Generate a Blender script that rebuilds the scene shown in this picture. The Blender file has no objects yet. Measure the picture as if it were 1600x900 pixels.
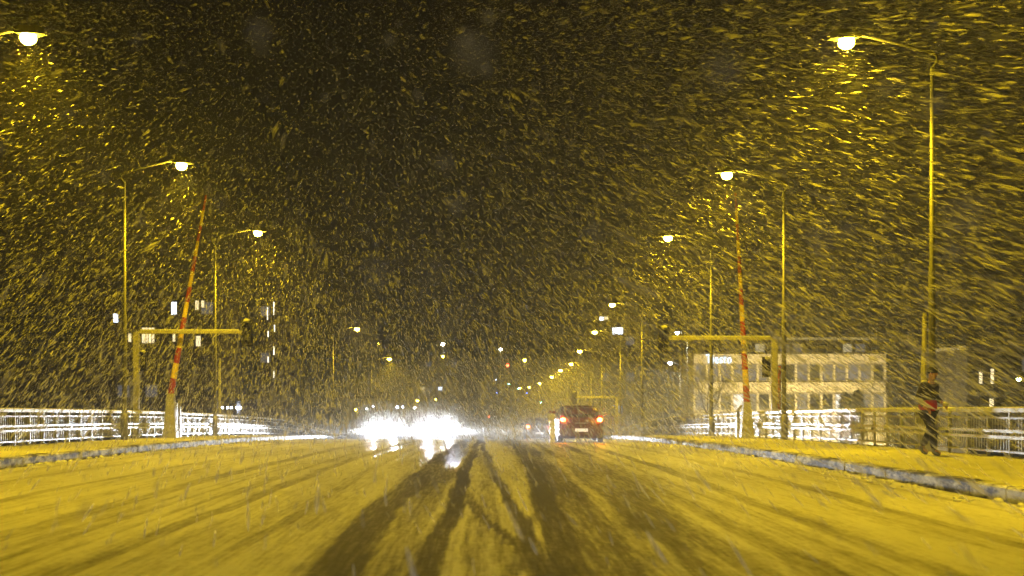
import bpy, bmesh, math, random
import numpy as np
from mathutils import Vector, Matrix
random.seed(7)
S = bpy.context.scene
COL = S.collection
PI = math.pi

# ------------------------------------------------------------------ camera
FP = 2000.0                      # focal length in pixels of the 1600 px wide photograph
cam_d = bpy.data.cameras.new('camera')
cam = bpy.data.objects.new('camera', cam_d); COL.objects.link(cam)
cam_d.sensor_width = 36.0
cam_d.lens = 36.0 * FP / 1600.0
cam.location = (0, 0, 1.3)
cam.rotation_euler = (math.radians(90), 0, 0)
cam_d.shift_x = (800 - 759) / 1600.0
cam_d.shift_y = (615 - 450) / 1600.0
cam_d.clip_start = 0.05
cam_d.clip_end = 6000
cam_d.dof.use_dof = True
cam_d.dof.focus_distance = 45.0
cam_d.dof.aperture_fstop = 2.0
S.camera = cam

# ------------------------------------------------------------------ night sky, exposure
w = bpy.data.worlds.new("World"); S.world = w; w.use_nodes = True
nt = w.node_tree
bg = nt.nodes['Background']
sky = nt.nodes.new('ShaderNodeTexSky'); sky.sky_type = 'NISHITA'; sky.sun_disc = False
sky.sun_elevation = math.radians(-4.0); sky.sun_rotation = math.radians(200)
nt.links.new(sky.outputs[0], bg.inputs[0])
bg.inputs[1].default_value = 0.08
S.view_settings.view_transform = 'Standard'
S.view_settings.look = 'None'
S.view_settings.exposure = 0.0
S.view_settings.gamma = 1.0
cy = S.cycles
cy.max_bounces = 4; cy.diffuse_bounces = 2; cy.glossy_bounces = 2
cy.transmission_bounces = 4; cy.volume_bounces = 0; cy.transparent_max_bounces = 24
cy.sample_clamp_indirect = 4.0
cy.sample_clamp_direct = 0.0
cy.use_denoising = True
cy.use_light_tree = True
cy.caustics_reflective = False; cy.caustics_refractive = False

SODIUM = (1.0, 0.65, 0.008)
LAMP_W = 5600.0

# ------------------------------------------------------------------ helpers
def K(D): return FP / D
def X(px, D): return (px - 759.0) * D / FP
def Z(py, D): return 1.3 + (615.0 - py) * D / FP

_ys = np.arange(-60, 2600, 1.0)
def _slope(y):
    if y < 70: return -4.8e-4 * y
    if y < 90: return -0.0336 + (-0.066 + 0.0336) * (y - 70) / 20
    if y < 165: return -0.066
    if y < 260: return -0.066 + (0.036 + 0.066) * (y - 165) / 95
    if y < 700: return 0.036
    return 0.012
_zs = [0.0]
for a in _ys[1:]: _zs.append(_zs[-1] + _slope(a - 0.5))
_zs = np.array(_zs); _zs -= np.interp(0, _ys, _zs)
def prof(y): return float(np.interp(y, _ys, _zs))
def ground_z(x, y):
    t = min(1, max(0, (y - 112) / 35.0))
    t = t * t * (3 - 2 * t)
    side = 0.0
    if y > 260: side = min(1, max(0, (abs(x) - 14) / 60)) * min(1, (y - 260) / 300) * 14
    return -10.5 * (1 - t) + (prof(y) - 0.25) * t + side

def new_mat(name):
    m = bpy.data.materials.new(name); m.use_nodes = True
    return m, m.node_tree, m.node_tree.nodes['Principled BSDF']
def mat(name, col, rough=0.6, metal=0.0, noise=0.0, nscale=4.0, col2=None, bump=0.0, emit=None, es=0.0, coat=0.0):
    m, t, b = new_mat(name)
    b.inputs['Base Color'].default_value = (*col, 1)
    b.inputs['Roughness'].default_value = rough
    b.inputs['Metallic'].default_value = metal
    b.inputs['Coat Weight'].default_value = coat
    if emit:
        b.inputs['Emission Color'].default_value = (*emit, 1)
        b.inputs['Emission Strength'].default_value = es
    if noise or bump:
        tc = t.nodes.new('ShaderNodeTexCoord')
        n = t.nodes.new('ShaderNodeTexNoise'); n.inputs['Scale'].default_value = nscale
        n.inputs['Detail'].default_value = 5
        t.links.new(tc.outputs['Object'], n.inputs['Vector'])
        if noise:
            c2 = col2 or tuple(c * 0.45 for c in col)
            r = t.nodes.new('ShaderNodeValToRGB')
            r.color_ramp.elements[0].position = 0.5 - noise * 0.5 if noise < 1 else 0.3
            r.color_ramp.elements[1].position = 0.62
            r.color_ramp.elements[0].color = (*c2, 1); r.color_ramp.elements[1].color = (*col, 1)
            t.links.new(n.outputs[0], r.inputs[0]); t.links.new(r.outputs[0], b.inputs['Base Color'])
        if bump:
            bp = t.nodes.new('ShaderNodeBump'); bp.inputs['Strength'].default_value = bump
            bp.inputs['Distance'].default_value = 0.02
            t.links.new(n.outputs[0], bp.inputs['Height']); t.links.new(bp.outputs[0], b.inputs['Normal'])
    return m
def emat(name, col, s):
    return mat(name, tuple(min(1, c) * 0.5 for c in col), 0.4, emit=col, es=s)

M = {}
M['galv'] = mat('galvanised steel', (0.55, 0.56, 0.58), 0.42, 0.35, noise=0.5, nscale=9, col2=(0.36, 0.37, 0.38))
M['rail'] = mat('pale painted rail', (0.6, 0.61, 0.65), 0.4, 0.1, noise=0.6, nscale=5, col2=(0.3, 0.3, 0.32))
M['pole'] = mat('grey lamp pole', (0.22, 0.22, 0.21), 0.5, 0.3, noise=0.5, nscale=5, col2=(0.3, 0.3, 0.29))
M['dark_pole'] = mat('weathered lamp arm', (0.16, 0.155, 0.15), 0.6, 0.2, noise=0.5, nscale=5)
M['dark_metal'] = mat('dark housing', (0.03, 0.03, 0.032), 0.5, 0.2, noise=0.4, nscale=12)
M['yellow_paint'] = mat('yellow boom paint', (0.85, 0.68, 0.0), 0.6, noise=0.4, nscale=8, col2=(0.65, 0.42, 0.0))
M['red_paint'] = mat('red boom paint', (0.34, 0.04, 0.01), 0.45, noise=0.4, nscale=8, col2=(0.36, 0.05, 0.03))
M['orange_paint'] = mat('orange paint', (0.7, 0.2, 0.02), 0.5, noise=0.4, nscale=8)
M['pale_paint'] = mat('cream post paint', (0.46, 0.45, 0.4), 0.55, noise=0.7, nscale=5, col2=(0.25, 0.24, 0.21), bump=0.2)
M['snow'] = mat('settled snow', (0.82, 0.83, 0.86), 0.75, noise=0.4, nscale=3, col2=(0.7, 0.71, 0.74), bump=0.4)
M['concrete'] = mat('concrete', (0.34, 0.33, 0.31), 0.85, noise=0.6, nscale=1.5, col2=(0.24, 0.23, 0.22), bump=0.3)
M['facade'] = mat('cream facade', (0.75, 0.66, 0.46), 0.8, noise=0.5, nscale=0.6, col2=(0.5, 0.45, 0.36), bump=0.1)
M['dark_facade'] = mat('dark brick facade', (0.11, 0.085, 0.06), 0.85, noise=0.6, nscale=0.7, col2=(0.07, 0.055, 0.045))
M['trim'] = mat('window trim', (0.3, 0.27, 0.22), 0.6)
M['glass_dark'] = mat('dark window glass', (0.03, 0.035, 0.045), 0.08)
M['glass_dim'] = mat('curtained window', (0.1, 0.1, 0.11), 0.3, noise=0.8, nscale=1.2, emit=(0.8, 0.8, 0.9), es=0.12)
M['glass_warm'] = emat('warm lit window', (1.0, 0.82, 0.45), 1.6)
M['glass_cool'] = emat('cool lit window', (0.75, 0.85, 1.0), 4.5)
M['sodium_lens'] = emat('sodium lamp lens', (1.0, 0.70, 0.03), 380.0)
M['white_lens'] = emat('white lamp lens', (1.0, 0.95, 0.85), 120.0)
M['green_lens'] = emat('greenish lamp lens', (0.75, 1.0, 0.35), 100.0)
M['signal_green'] = emat('green signal lens', (0.25, 1.0, 0.85), 60.0)
M['signal_red'] = emat('red signal lens', (1.0, 0.08, 0.03), 30.0)
M['blue_lens'] = emat('blue lamp lens', (0.12, 0.22, 1.0), 45.0)
M['bluewhite_lens'] = emat('blue white lamp lens', (0.65, 0.75, 1.0), 60.0)
M['tail'] = emat('lit tail lamp', (1.0, 0.13, 0.02), 90.0)
M['tail_off'] = mat('red lamp glass', (0.4, 0.02, 0.02), 0.15, emit=(1, .05, .02), es=.5)
M['head'] = emat('lit headlamp', (0.88, 0.93, 1.0), 1000.0)
M['sign_letters'] = emat('lit white letters', (0.55, 0.76, 1.0), 2.4)
M['plate'] = mat('number plate', (0.8, 0.8, 0.78), 0.4, emit=(1, .95, .85), es=0.7)
M['car_dark'] = mat('dark red car paint', (0.10, 0.02, 0.014), 0.3, 0.2, coat=0.6, noise=0.7, nscale=3, col2=(0.16, 0.09, 0.07))
M['car_grey'] = mat('grey car paint', (0.2, 0.2, 0.21), 0.3, 0.4, coat=0.6, noise=0.6, nscale=3, col2=(0.28, 0.28, 0.28))
M['rubber'] = mat('tyre rubber', (0.02, 0.02, 0.02), 0.8, noise=0.4, nscale=20, col2=(.1, .1, .1))
M['rim'] = mat('wheel rim', (0.4, 0.4, 0.42), 0.3, 0.8)
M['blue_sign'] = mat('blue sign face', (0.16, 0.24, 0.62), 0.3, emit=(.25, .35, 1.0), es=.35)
M['red_sign'] = mat('dark red cap', (0.2, 0.01, 0.01), 0.4)
M['refl_white'] = mat('white reflective sheet', (0.85, 0.86, 0.9), 0.3)
M['bark'] = mat('tree bark', (0.09, 0.07, 0.05), 0.9, noise=0.6, nscale=8)
M['needles'] = mat('dark needles', (0.03, 0.045, 0.02), 0.8, noise=0.5, nscale=3)

class MB:
    """collects shapes into one mesh"""
    def __init__(s): s.v = []; s.f = []
    def add(s, vs, fs):
        o = len(s.v); s.v += [tuple(v) for v in vs]; s.f += [tuple(i + o for i in f) for f in fs]; return s
    def box(s, c, d, tz=0.0, tap=1.0):
        x, y, z = [k / 2 for k in d]; vs = []
        ca, sa = math.cos(tz), math.sin(tz)
        for sz in (-1, 1):
            q = tap if sz > 0 else 1
            for sx, sy in ((-1, -1), (1, -1), (1, 1), (-1, 1)):
                px, py = sx * x * q, sy * y * q
                vs.append((c[0] + px * ca - py * sa, c[1] + px * sa + py * ca, c[2] + sz * z))
        return s.add(vs, [(3, 2, 1, 0), (4, 5, 6, 7), (0, 1, 5, 4), (1, 2, 6, 5), (2, 3, 7, 6), (3, 0, 4, 7)])
    def tube(s, pts, rads, n=8, caps=True):
        pts = [Vector(p) for p in pts]
        if not hasattr(rads, '__len__'): rads = [rads] * len(pts)
        rings = []; up = None
        for i, p in enumerate(pts):
            d = (pts[min(i + 1, len(pts) - 1)] - pts[max(i - 1, 0)]).normalized()
            if up is None: up = Vector((1, 0, 0)) if abs(d.x) < .9 else Vector((0, 1, 0))
            a = d.cross(up).normalized(); b = a.cross(d).normalized(); up = b
            rings.append([p + (a * math.cos(2 * PI * k / n) + b * math.sin(2 * PI * k / n)) * rads[i] for k in range(n)])
        vs = [v for r in rings for v in r]; fs = []
        for i in range(len(rings) - 1):
            for k in range(n):
                k2 = (k + 1) % n
                fs.append((i * n + k, i * n + k2, (i + 1) * n + k2, (i + 1) * n + k))
        if caps:
            fs.append(tuple(range(n))[::-1]); fs.append(tuple((len(rings) - 1) * n + k for k in range(n)))
        return s.add(vs, fs)
    def prism(s, poly, p0, p1):
        """poly: list of (x,z); extruded between y=p0 and y=p1"""
        n = len(poly)
        vs = [(x, p0, z) for x, z in poly] + [(x, p1, z) for x, z in poly]
        fs = [tuple(range(n)), tuple(range(n, 2 * n))[::-1]] + [(i, i + n, (i + 1) % n + n, (i + 1) % n) for i in range(n)]
        return s.add(vs, fs)
    def sweep(s, poly, y0, y1, step, zf=prof):
        """cross-section (x,z) carried along the bridge profile"""
        ny = max(1, int(round((y1 - y0) / step))); n = len(poly); vs = []; fs = []
        for i in range(ny + 1):
            y = y0 + (y1 - y0) * i / ny; zz = zf(y)
            vs += [(x, y, z + zz) for x, z in poly]
        for i in range(ny):
            for k in range(n):
                k2 = (k + 1) % n
                fs.append((i * n + k, (i + 1) * n + k, (i + 1) * n + k2, i * n + k2))
        fs.append(tuple(range(n))); fs.append(tuple(ny * n + k for k in range(n))[::-1])
        return s.add(vs, fs)
    def ball(s, c, r, nu=10, nv=7, sc=(1, 1, 1)):
        vs = [(c[0], c[1], c[2] + r * sc[2])]; fs = []
        for j in range(1, nv):
            th = PI * j / nv
            for i in range(nu):
                ph = 2 * PI * i / nu
                vs.append((c[0] + r * sc[0] * math.sin(th) * math.cos(ph), c[1] + r * sc[1] * math.sin(th) * math.sin(ph), c[2] + r * sc[2] * math.cos(th)))
        vs.append((c[0], c[1], c[2] - r * sc[2])); L = len(vs) - 1
        for i in range(nu): fs.append((0, 1 + i, 1 + (i + 1) % nu)); fs.append((L, 1 + (nv - 2) * nu + (i + 1) % nu, 1 + (nv - 2) * nu + i))
        for j in range(nv - 2):
            for i in range(nu):
                a = 1 + j * nu + i; b = 1 + j * nu + (i + 1) % nu
                fs.append((a, a + nu, b + nu, b))
        return s.add(vs, fs)
    def build(s, name, m, parent=None, smooth=False, bevel=0):
        me = bpy.data.meshes.new(name); me.from_pydata(s.v, [], s.f)
        bm = bmesh.new(); bm.from_mesh(me)
        bmesh.ops.recalc_face_normals(bm, faces=bm.faces)
        if bevel:
            bmesh.ops.bevel(bm, geom=[e for e in bm.edges if e.calc_face_angle(0) > .6], offset=bevel, segments=2, affect='EDGES')
        bm.to_mesh(me); bm.free()
        if smooth:
            for p in me.polygons: p.use_smooth = True
        me.materials.append(m)
        o = bpy.data.objects.new(name, me); COL.objects.link(o)
        if parent: o.parent = parent
        return o
def tag(o, label=None, cat=None, group=None, kind=None):
    if label: o['label'] = label
    if cat: o['category'] = cat
    if group: o['group'] = group
    if kind: o['kind'] = kind
    return o
def thing(name, label, cat, loc=(0, 0, 0), rz=0, group=None):
    o = bpy.data.objects.new(name, None); COL.objects.link(o)
    o.empty_display_size = .2
    o.location = loc; o.rotation_euler = (0, 0, rz)
    return tag(o, label, cat, group)
def copy_tree(o, parent=None):
    c = o.copy(); COL.objects.link(c); c.parent = parent
    for ch in list(o.children): copy_tree(ch, c)
    return c
def spot(name, parent, loc, direction, col, watts, cone, blend, rad, squash=1.0):
    l = bpy.data.lights.new(name, 'SPOT'); l.color = col; l.energy = watts
    l.spot_size = math.radians(cone); l.spot_blend = blend; l.shadow_soft_size = rad
    o = bpy.data.objects.new(name, l); COL.objects.link(o); o.parent = parent; o.location = loc
    o.rotation_euler = Vector(direction).to_track_quat('-Z', 'Y').to_euler()
    o.scale = (1, squash, 1)
    return o

# ------------------------------------------------------------------ snowy road
RL, RR = -9.25, 6.5          # kerb faces
tracks = [  # (points of (y, x)), half width, depth
    ([(4, -1.0), (9.3, -1.08), (12.5, -1.17), (17, -1.2), (26, -1.05), (40, -.9), (70, -.8)], .22, .85),
    ([(4, -.75), (9.3, -.74), (17, -.8), (40, -.7)], .2, .5),
    ([(4, -.46), (9.3, -.44), (12.5, -.42), (16.7, -.41), (26, -.37), (37, -.33), (70, -.25)], .11, 1.0),
    ([(8, .42), (11, .38), (12.5, .35), (14.4, .33), (16.7, .28), (20.3, .23), (26, .1), (37, -.05), (70, -.2)], .075, .85),
    ([(9.6, .36), (11.7, .2), (13.6, 0), (16.7, -.22), (20, -.33)], .06, .7),
    ([(8.6, .08), (10, .2), (12.5, .38), (14.6, .6), (17, .72)], .06, .7),
    ([(4, .58), (9.3, .64), (11, .7), (14.4, .76), (20.3, .83), (26, .94), (37, 1.0), (70, 1.05)], .17, 1.0),
    ([(4, 1.0), (9.3, 1.02), (14, 1.08), (25, 1.2), (45, 1.3)], .22, .55),
    ([(4, -.1), (9.3, -.13), (14, -.16), (18, -.2)], .035, .45),
    ([(13, 1.75), (17, 2.0), (24, 2.1), (33, 2.2)], .35, .55),
    ([(4, 1.6), (14, 1.62), (25, 1.7), (70, 2.0)], .1, .5),
    ([(4, 2.5), (14, 2.5), (25, 2.55), (70, 2.8)], .14, .45),
    ([(4, 3.4), (15, 3.4), (22, 3.4), (70, 3.5)], .12, .5),
    ([(4, 4.8), (14, 4.75), (25, 4.7), (70, 4.6)], .12, .4),
    ([(4, -3.15), (16.7, -3.1), (37, -3.0), (70, -2.9)], .11, .5),
    ([(4, -2.1), (16.7, -2.15), (37, -2.2), (70, -2.2)], .09, .3),
    ([(4, -4.6), (30, -4.5), (70, -4.4)], .14, .4),
    ([(4, -6.2), (30, -6.2), (70, -6.1)], .12, .36),
    ([(4, -7.7), (30, -7.7), (70, -7.6)], .12, .34),
]
def build_road():
    xs = np.arange(RL - .02, RR + .05, 0.045)
    ys = np.concatenate([np.arange(-30, 3, 1.5), np.arange(3, 30, .16), np.arange(30, 80, .4), np.arange(80, 720, 3.0)])
    nx, ny = len(xs), len(ys)
    Xg, Yg = np.meshgrid(xs, ys)
    rng = np.random.default_rng(3)
    tr = np.zeros_like(Xg)
    for k, (pts, hw, dep) in enumerate(tracks):
        py = [p[0] for p in pts]; px = [p[1] for p in pts]
        cx = np.interp(ys, py, px) + 0.03 * np.sin(ys * .35 + k) + .02 * np.sin(ys * 1.1 + 2 * k)
        d = np.abs(Xg - cx[:, None]) / hw
        prof_ = np.clip(2.2 - 1.7 * d, 0, 1); prof_ = prof_ * prof_ * (3 - 2 * prof_)
        amp = np.ones_like(ys)
        if pts[0][0] > 4.5 or pts[-1][0] < 69:
            amp = np.clip((ys - pts[0][0] + 1.5) / 1.5, 0, 1) * np.clip((pts[-1][0] + 3 - ys) / 4, 0, 1)
        amp = amp * (.8 + .2 * np.sin(ys * .21 + k * 1.7))
        tr = np.maximum(tr, prof_ * dep * amp[:, None])
    # general slushiness of the used lanes
    lane = np.exp(-((Xg - 1.0) / .45) ** 2) * .22 + np.exp(-((Xg + .8) / .3) ** 2) * .15 + np.exp(-((Xg - 1.7) / .7) ** 2) * .16 + .1
    fine = np.zeros_like(Xg)
    for k in range(70):          # many thin older wheel lines
        c = rng.uniform(RL + .5, RR - .4); sl = rng.normal(0, .004); hw = rng.uniform(.02, .07); dp = rng.uniform(.1, .32)
        cx = c + sl * ys + .04 * np.sin(ys * rng.uniform(.05, .3) + k)
        on = np.clip(1.5 * np.sin(ys * rng.uniform(.02, .12) + rng.uniform(0, 6)) + .6, 0, 1)
        fine = np.maximum(fine, np.clip(1.4 - np.abs(Xg - cx[:, None]) / hw, 0, 1) * dp * on[:, None])
    tread = .5 + .5 * np.sin(Yg * 2 * PI / .11 + 3 * np.sin(Xg * 40))
    tr = np.clip(np.maximum(tr, fine), 0, 1)
    tr = np.clip(tr + lane * (1 - tr), 0, 1)
    zz = np.array([prof(y) for y in ys])[:, None] - tr * .022 + .006 * np.sin(Xg * 9 + .6 * np.sin(Yg * .8)) 
    co = np.stack([Xg, Yg, zz], -1).reshape(-1, 3)
    idx = np.arange(nx * ny).reshape(ny, nx)
    f = np.stack([idx[:-1, :-1], idx[:-1, 1:], idx[1:, 1:], idx[1:, :-1]], -1).reshape(-1, 4)
    me = bpy.data.meshes.new('road')
    me.vertices.add(len(co)); me.vertices.foreach_set('co', co.ravel())
    me.loops.add(f.size); me.loops.foreach_set('vertex_index', f.ravel().astype(np.int32))
    me.polygons.add(len(f)); me.polygons.foreach_set('loop_start', np.arange(0, f.size, 4, dtype=np.int32))
    me.polygons.foreach_set('use_smooth', np.ones(len(f), bool))
    me.update(calc_edges=True)
    at = me.attributes.new('wear', 'FLOAT', 'POINT'); at.data.foreach_set('value', tr.ravel().astype(np.float32))
    m, t, b = new_mat('snow covered asphalt')
    N = t.nodes.new; Lk = t.links.new
    a = N('ShaderNodeAttribute'); a.attribute_name = 'wear'
    tc = N('ShaderNodeTexCoord')
    mp = N('ShaderNodeMapping'); mp.inputs['Scale'].default_value = (20, 1.1, 1); Lk(tc.outputs['Object'], mp.inputs[0])
    n1 = N('ShaderNodeTexNoise'); n1.inputs['Scale'].default_value = 1; n1.inputs['Detail'].default_value = 6; n1.inputs['Roughness'].default_value = .62; Lk(mp.outputs[0], n1.inputs[0])
    mp2 = N('ShaderNodeMapping'); mp2.inputs['Scale'].default_value = (1.2, .12, 1); Lk(tc.outputs['Object'], mp2.inputs[0])
    n2 = N('ShaderNodeTexNoise'); n2.inputs['Scale'].default_value = 1; n2.inputs['Detail'].default_value = 4; Lk(mp2.outputs[0], n2.inputs[0])
    n3 = N('ShaderNodeTexNoise'); n3.inputs['Scale'].default_value = 14; n3.inputs['Detail'].default_value = 6; n3.inputs['Roughness'].default_value = .7; Lk(tc.outputs['Object'], n3.inputs[0])
    def math_(op, x, y):
        q = N('ShaderNodeMath'); q.operation = op
        for i, v in enumerate((x, y)):
            if isinstance(v, (int, float)): q.inputs[i].default_value = v
            else: Lk(v, q.inputs[i])
        return q.outputs[0]
    e = math_('MULTIPLY', math_('SUBTRACT', n1.outputs[0], .5), 1.15)
    e2 = math_('MULTIPLY', math_('SUBTRACT', n2.outputs[0], .5), 1.1)
    e3 = math_('MULTIPLY', math_('SUBTRACT', n3.outputs[0], .5), .9)
    wv = math_('ADD', math_('ADD', math_('ADD', a.outputs['Fac'], e), e2), e3)
    r = N('ShaderNodeValToRGB'); Lk(wv, r.inputs[0])
    el = r.color_ramp.elements
    el[0].position = .0; el[0].color = (.74, .74, .76, 1)
    el[1].position = .95; el[1].color = (.05, .045, .042, 1)
    q = el.new(.36); q.color = (.36, .35, .34, 1)
    q = el.new(.62); q.color = (.12, .11, .105, 1)
    Lk(r.outputs[0], b.inputs['Base Color'])
    rr = N('ShaderNodeMapRange'); Lk(wv, rr.inputs[0]); rr.inputs[1].default_value = 0; rr.inputs[2].default_value = .9
    rr.inputs[3].default_value = .3; rr.inputs[4].default_value = .55
    Lk(rr.outputs[0], b.inputs['Roughness'])
    bp = N('ShaderNodeBump'); bp.inputs['Strength'].default_value = .7; bp.inputs['Distance'].default_value = .03
    Lk(math_('ADD', n1.outputs[0], n3.outputs[0]), bp.inputs['Height']); Lk(bp.outputs[0], b.inputs['Normal'])
    me.materials.append(m)
    o = bpy.data.objects.new('road', me); COL.objects.link(o); tag(o, kind='structure')
build_road()

def kerb_mat():
    m, t, b = new_mat('stone kerb with plastered snow')
    N = t.nodes.new; Lk = t.links.new
    tc = N('ShaderNodeTexCoord')
    mp = N('ShaderNodeMapping'); mp.inputs['Scale'].default_value = (1, 1.6, 5); Lk(tc.outputs['Object'], mp.inputs[0])
    n = N('ShaderNodeTexNoise'); n.inputs['Scale'].default_value = 1.3; n.inputs['Detail'].default_value = 6; n.inputs['Roughness'].default_value = .65
    Lk(mp.outputs[0], n.inputs[0])
    r = N('ShaderNodeValToRGB'); Lk(n.outputs[0], r.inputs[0])
    r.color_ramp.elements[0].position = .42; r.color_ramp.elements[0].color = (.05, .047, .045, 1)
    r.color_ramp.elements[1].position = .6; r.color_ramp.elements[1].color = (.68, .69, .73, 1)
    Lk(r.outputs[0], b.inputs['Base Color']); b.inputs['Roughness'].default_value = .7
    return m
M['kerb'] = kerb_mat()

def foot(x, y):
    # a trodden line with single footprints
    cx = (8.9 if x > 0 else -11.0) + .25 * math.sin(y * .25); u = (y / .72) % 2; side = -.12 if u < 1 else .12
    dx = (x - cx - side) / .1; dy = ((u % 1) - .5) * .72 / .16
    cx2 = (7.9 if x > 0 else -10.2) + .3 * math.sin(y * .17 + 2); v = ((y + .3) / .8) % 2; s2 = -.12 if v < 1 else .12
    ex = (x - cx2 - s2) / .1; ey = ((v % 1) - .5) * .8 / .16
    return .05 * math.exp(-dx * dx - dy * dy) + .035 * math.exp(-ex * ex - ey * ey)
for sgn, xk, xo in ((-1, RL, -12.55), (1, RR, 10.4)):
    k = MB(); y = -20.0
    while y < 150:       # individual kerb stones, 1.2 m each, tiny gaps and unequal heights
        s_ = 1.2 if y < 70 else 3.6
        j = random.uniform(-.008, .008)
        a, b_ = xk + random.uniform(-.006, .006), xk + sgn * .22
        z0, z1 = prof(y), prof(y + s_)
        vs = []
        for yy, zz in ((y + .01, z0), (y + s_ - .01, z1)):
            vs += [(a, yy, zz - .15), (a, yy, zz + .17 + j), (a + sgn * .03, yy, zz + .2 + j), (b_, yy, zz + .2 + j), (b_, yy, zz - .15)]
        k.add(vs, [(0, 1, 2, 3, 4), (9, 8, 7, 6, 5)] + [(i, i + 5, (i + 1) % 5 + 5, (i + 1) % 5) for i in range(5)])
        y += s_
    tag(k.build('kerb', M['kerb']), kind='structure')
    sw = MB(); lo, hi = sorted((xk + sgn * .2, xo))
    # snowy pavement with slight undulation
    ygrid = list(np.arange(-20, 8, 1.5)) + list(np.arange(8, 55, .12)) + list(np.arange(55, 151, 1.5))
    ny = len(ygrid) - 1; nxs = 26; vs = []; fs = []
    for i in range(ny + 1):
        y = float(ygrid[i])
        for j in range(nxs + 1):
            x = lo + (hi - lo) * j / nxs
            h = .195 + .012 * math.sin(x * 4.1 + y * .9) * math.sin(y * 1.7 + x) + .012 * random.random() - foot(x, y)
            vs.append((x, y, prof(y) + h))
    for i in range(ny):
        for j in range(nxs):
            a = i * (nxs + 1) + j; fs.append((a, a + 1, a + nxs + 2, a + nxs + 1))
    sw.add(vs, fs)
    M.setdefault('trodden', mat('trodden pavement snow', (0.56, 0.56, 0.57), 0.7, noise=0.8, nscale=1.6, col2=(0.38, 0.375, 0.37), bump=0.5))
    tag(sw.build('pavement', M['trodden'], smooth=True), kind='structure')
    # edge beam of the bridge under the railing
    e = MB(); e.sweep([(xo - sgn * .05, .14), (xo + sgn * .35, .14), (xo + sgn * .35, -.7), (xo - sgn * .05, -.7)], -20, 135, 3)
    tag(e.build('bridge_edge', M['concrete']), kind='structure')
rc = random.Random(21)
for sgn, xk in ((-1, RL), (1, RR)):
    c_ = MB()
    for i in range(420):
        y = 6 + 75 * rc.random() ** 1.3; off = abs(rc.gauss(0, .28)); s_ = rc.uniform(.012, .05) * (1.3 if off < .15 else .8)
        c_.ball((xk - sgn * off - sgn * .02, y, prof(y) + s_ * .2), s_, 6, 4, (rc.uniform(.8, 1.6), rc.uniform(.8, 1.8), rc.uniform(.5, .9)))
    tag(c_.build('ploughed_snow', M['snow'], smooth=True), 'ploughed lumps of snow along the %s kerb' % ('left' if sgn < 0 else 'right'), 'snow', kind='stuff')
d = MB(); d.sweep([(-12.55, -.25), (10.4, -.25), (10.4, -1.1), (-12.55, -1.1)], -20, 135, 3)
tag(d.build('bridge_deck', M['concrete']), kind='structure')

# ground down to the shore and the far rising town
gx = sorted(set([-2200, -1400, -900, -600, -400, -300, -220, -160, -120, -90, -70, -50, -35, -25, -18, -14, -10, -6, 0, 6, 10, 14, 18, 25, 35, 50, 70, 90, 120, 160, 220, 300, 400, 600, 900, 1400, 2200]))
gy = [-60, -20, 20, 60, 100] + list(range(112, 150, 4)) + list(range(150, 320, 10)) + list(range(320, 720, 40)) + [800, 1000, 1300, 1700, 2200]
g = MB(); vs = [(x, y, ground_z(x, y)) for y in gy for x in gx]; n = len(gx)
g.add(vs, [(j * n + i, j * n + i + 1, (j + 1) * n + i + 1, (j + 1) * n + i) for j in range(len(gy) - 1) for i in range(n - 1)])
tag(g.build('ground', mat('snowy ground', (.6, .6, .62), .85, noise=.8, nscale=.08, col2=(.12, .1, .08), bump=.3), smooth=True), kind='structure')

# ------------------------------------------------------------------ railings
def railing(xr, sgn, y0, y1, label):
    t = thing('railing', label, 'railing', (xr, y0, prof(y0) + .2), 0, 'steel railings along the bridge')
    zf = lambda y: prof(y + y0) - prof(y0)
    L = y1 - y0; st = 1.5
    def rail(name, z, w_, h, m):
        r = MB(); r.sweep([(-w_ / 2, z - h / 2), (w_ / 2, z - h / 2), (w_ / 2, z + h / 4), (w_ / 4, z + h / 2), (-w_ / 4, z + h / 2), (-w_ / 2, z + h / 4)], 0, L, st, zf); r.build(name, M[m], t)
    rail('top_rail', .94, .12, .11, 'rail'); rail('rail', .78, .05, .05, 'rail')
    for z in (.52, .40):
        r = MB(); r.sweep([(-sgn * .10 - .04, z - .03), (-sgn * .10 + .04, z - .03), (-sgn * .10 + .04, z + .03), (-sgn * .10 - .04, z + .03)], 0, L, st, zf); r.build('guard_rail', M['galv'], t)
    rail('bottom_rail', .12, .05, .05, 'rail')
    inf = MB(); y = .07
    while y < L:
        inf.box((sgn * .03, y, zf(y) + .45), (.014, .028, .66)); y += .14
    inf.build('infill_bars', M['rail'], t)
    n = int(L / 1.07); post = None
    for i in range(n + 1):
        y = i * L / n
        if post is None:
            p = MB(); p.box((0, 0, .44), (.06, .05, .95)).box((sgn * -.05, 0, .46), (.1, .04, .16)); p.box((0, 0, 0), (.16, .12, .03))
            post = p.build('post', M['rail'], t); q = post
        else:
            q = post.copy(); COL.objects.link(q); q.parent = t
        q.location = (0, y, zf(y))
railing(10.15, 1, 1, 49.6, 'near pale steel railing beside the right pavement, behind the walking person')
railing(10.15, 1, 50.5, 118, 'far pale steel railing section on the right, curving down over the crest')
railing(-12.3, -1, 1, 49.6, 'near pale steel railing along the left pavement, reaching the left frame edge')
railing(-12.3, -1, 50.5, 118, 'far pale steel railing section on the left, vanishing behind the oncoming headlights')

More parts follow.
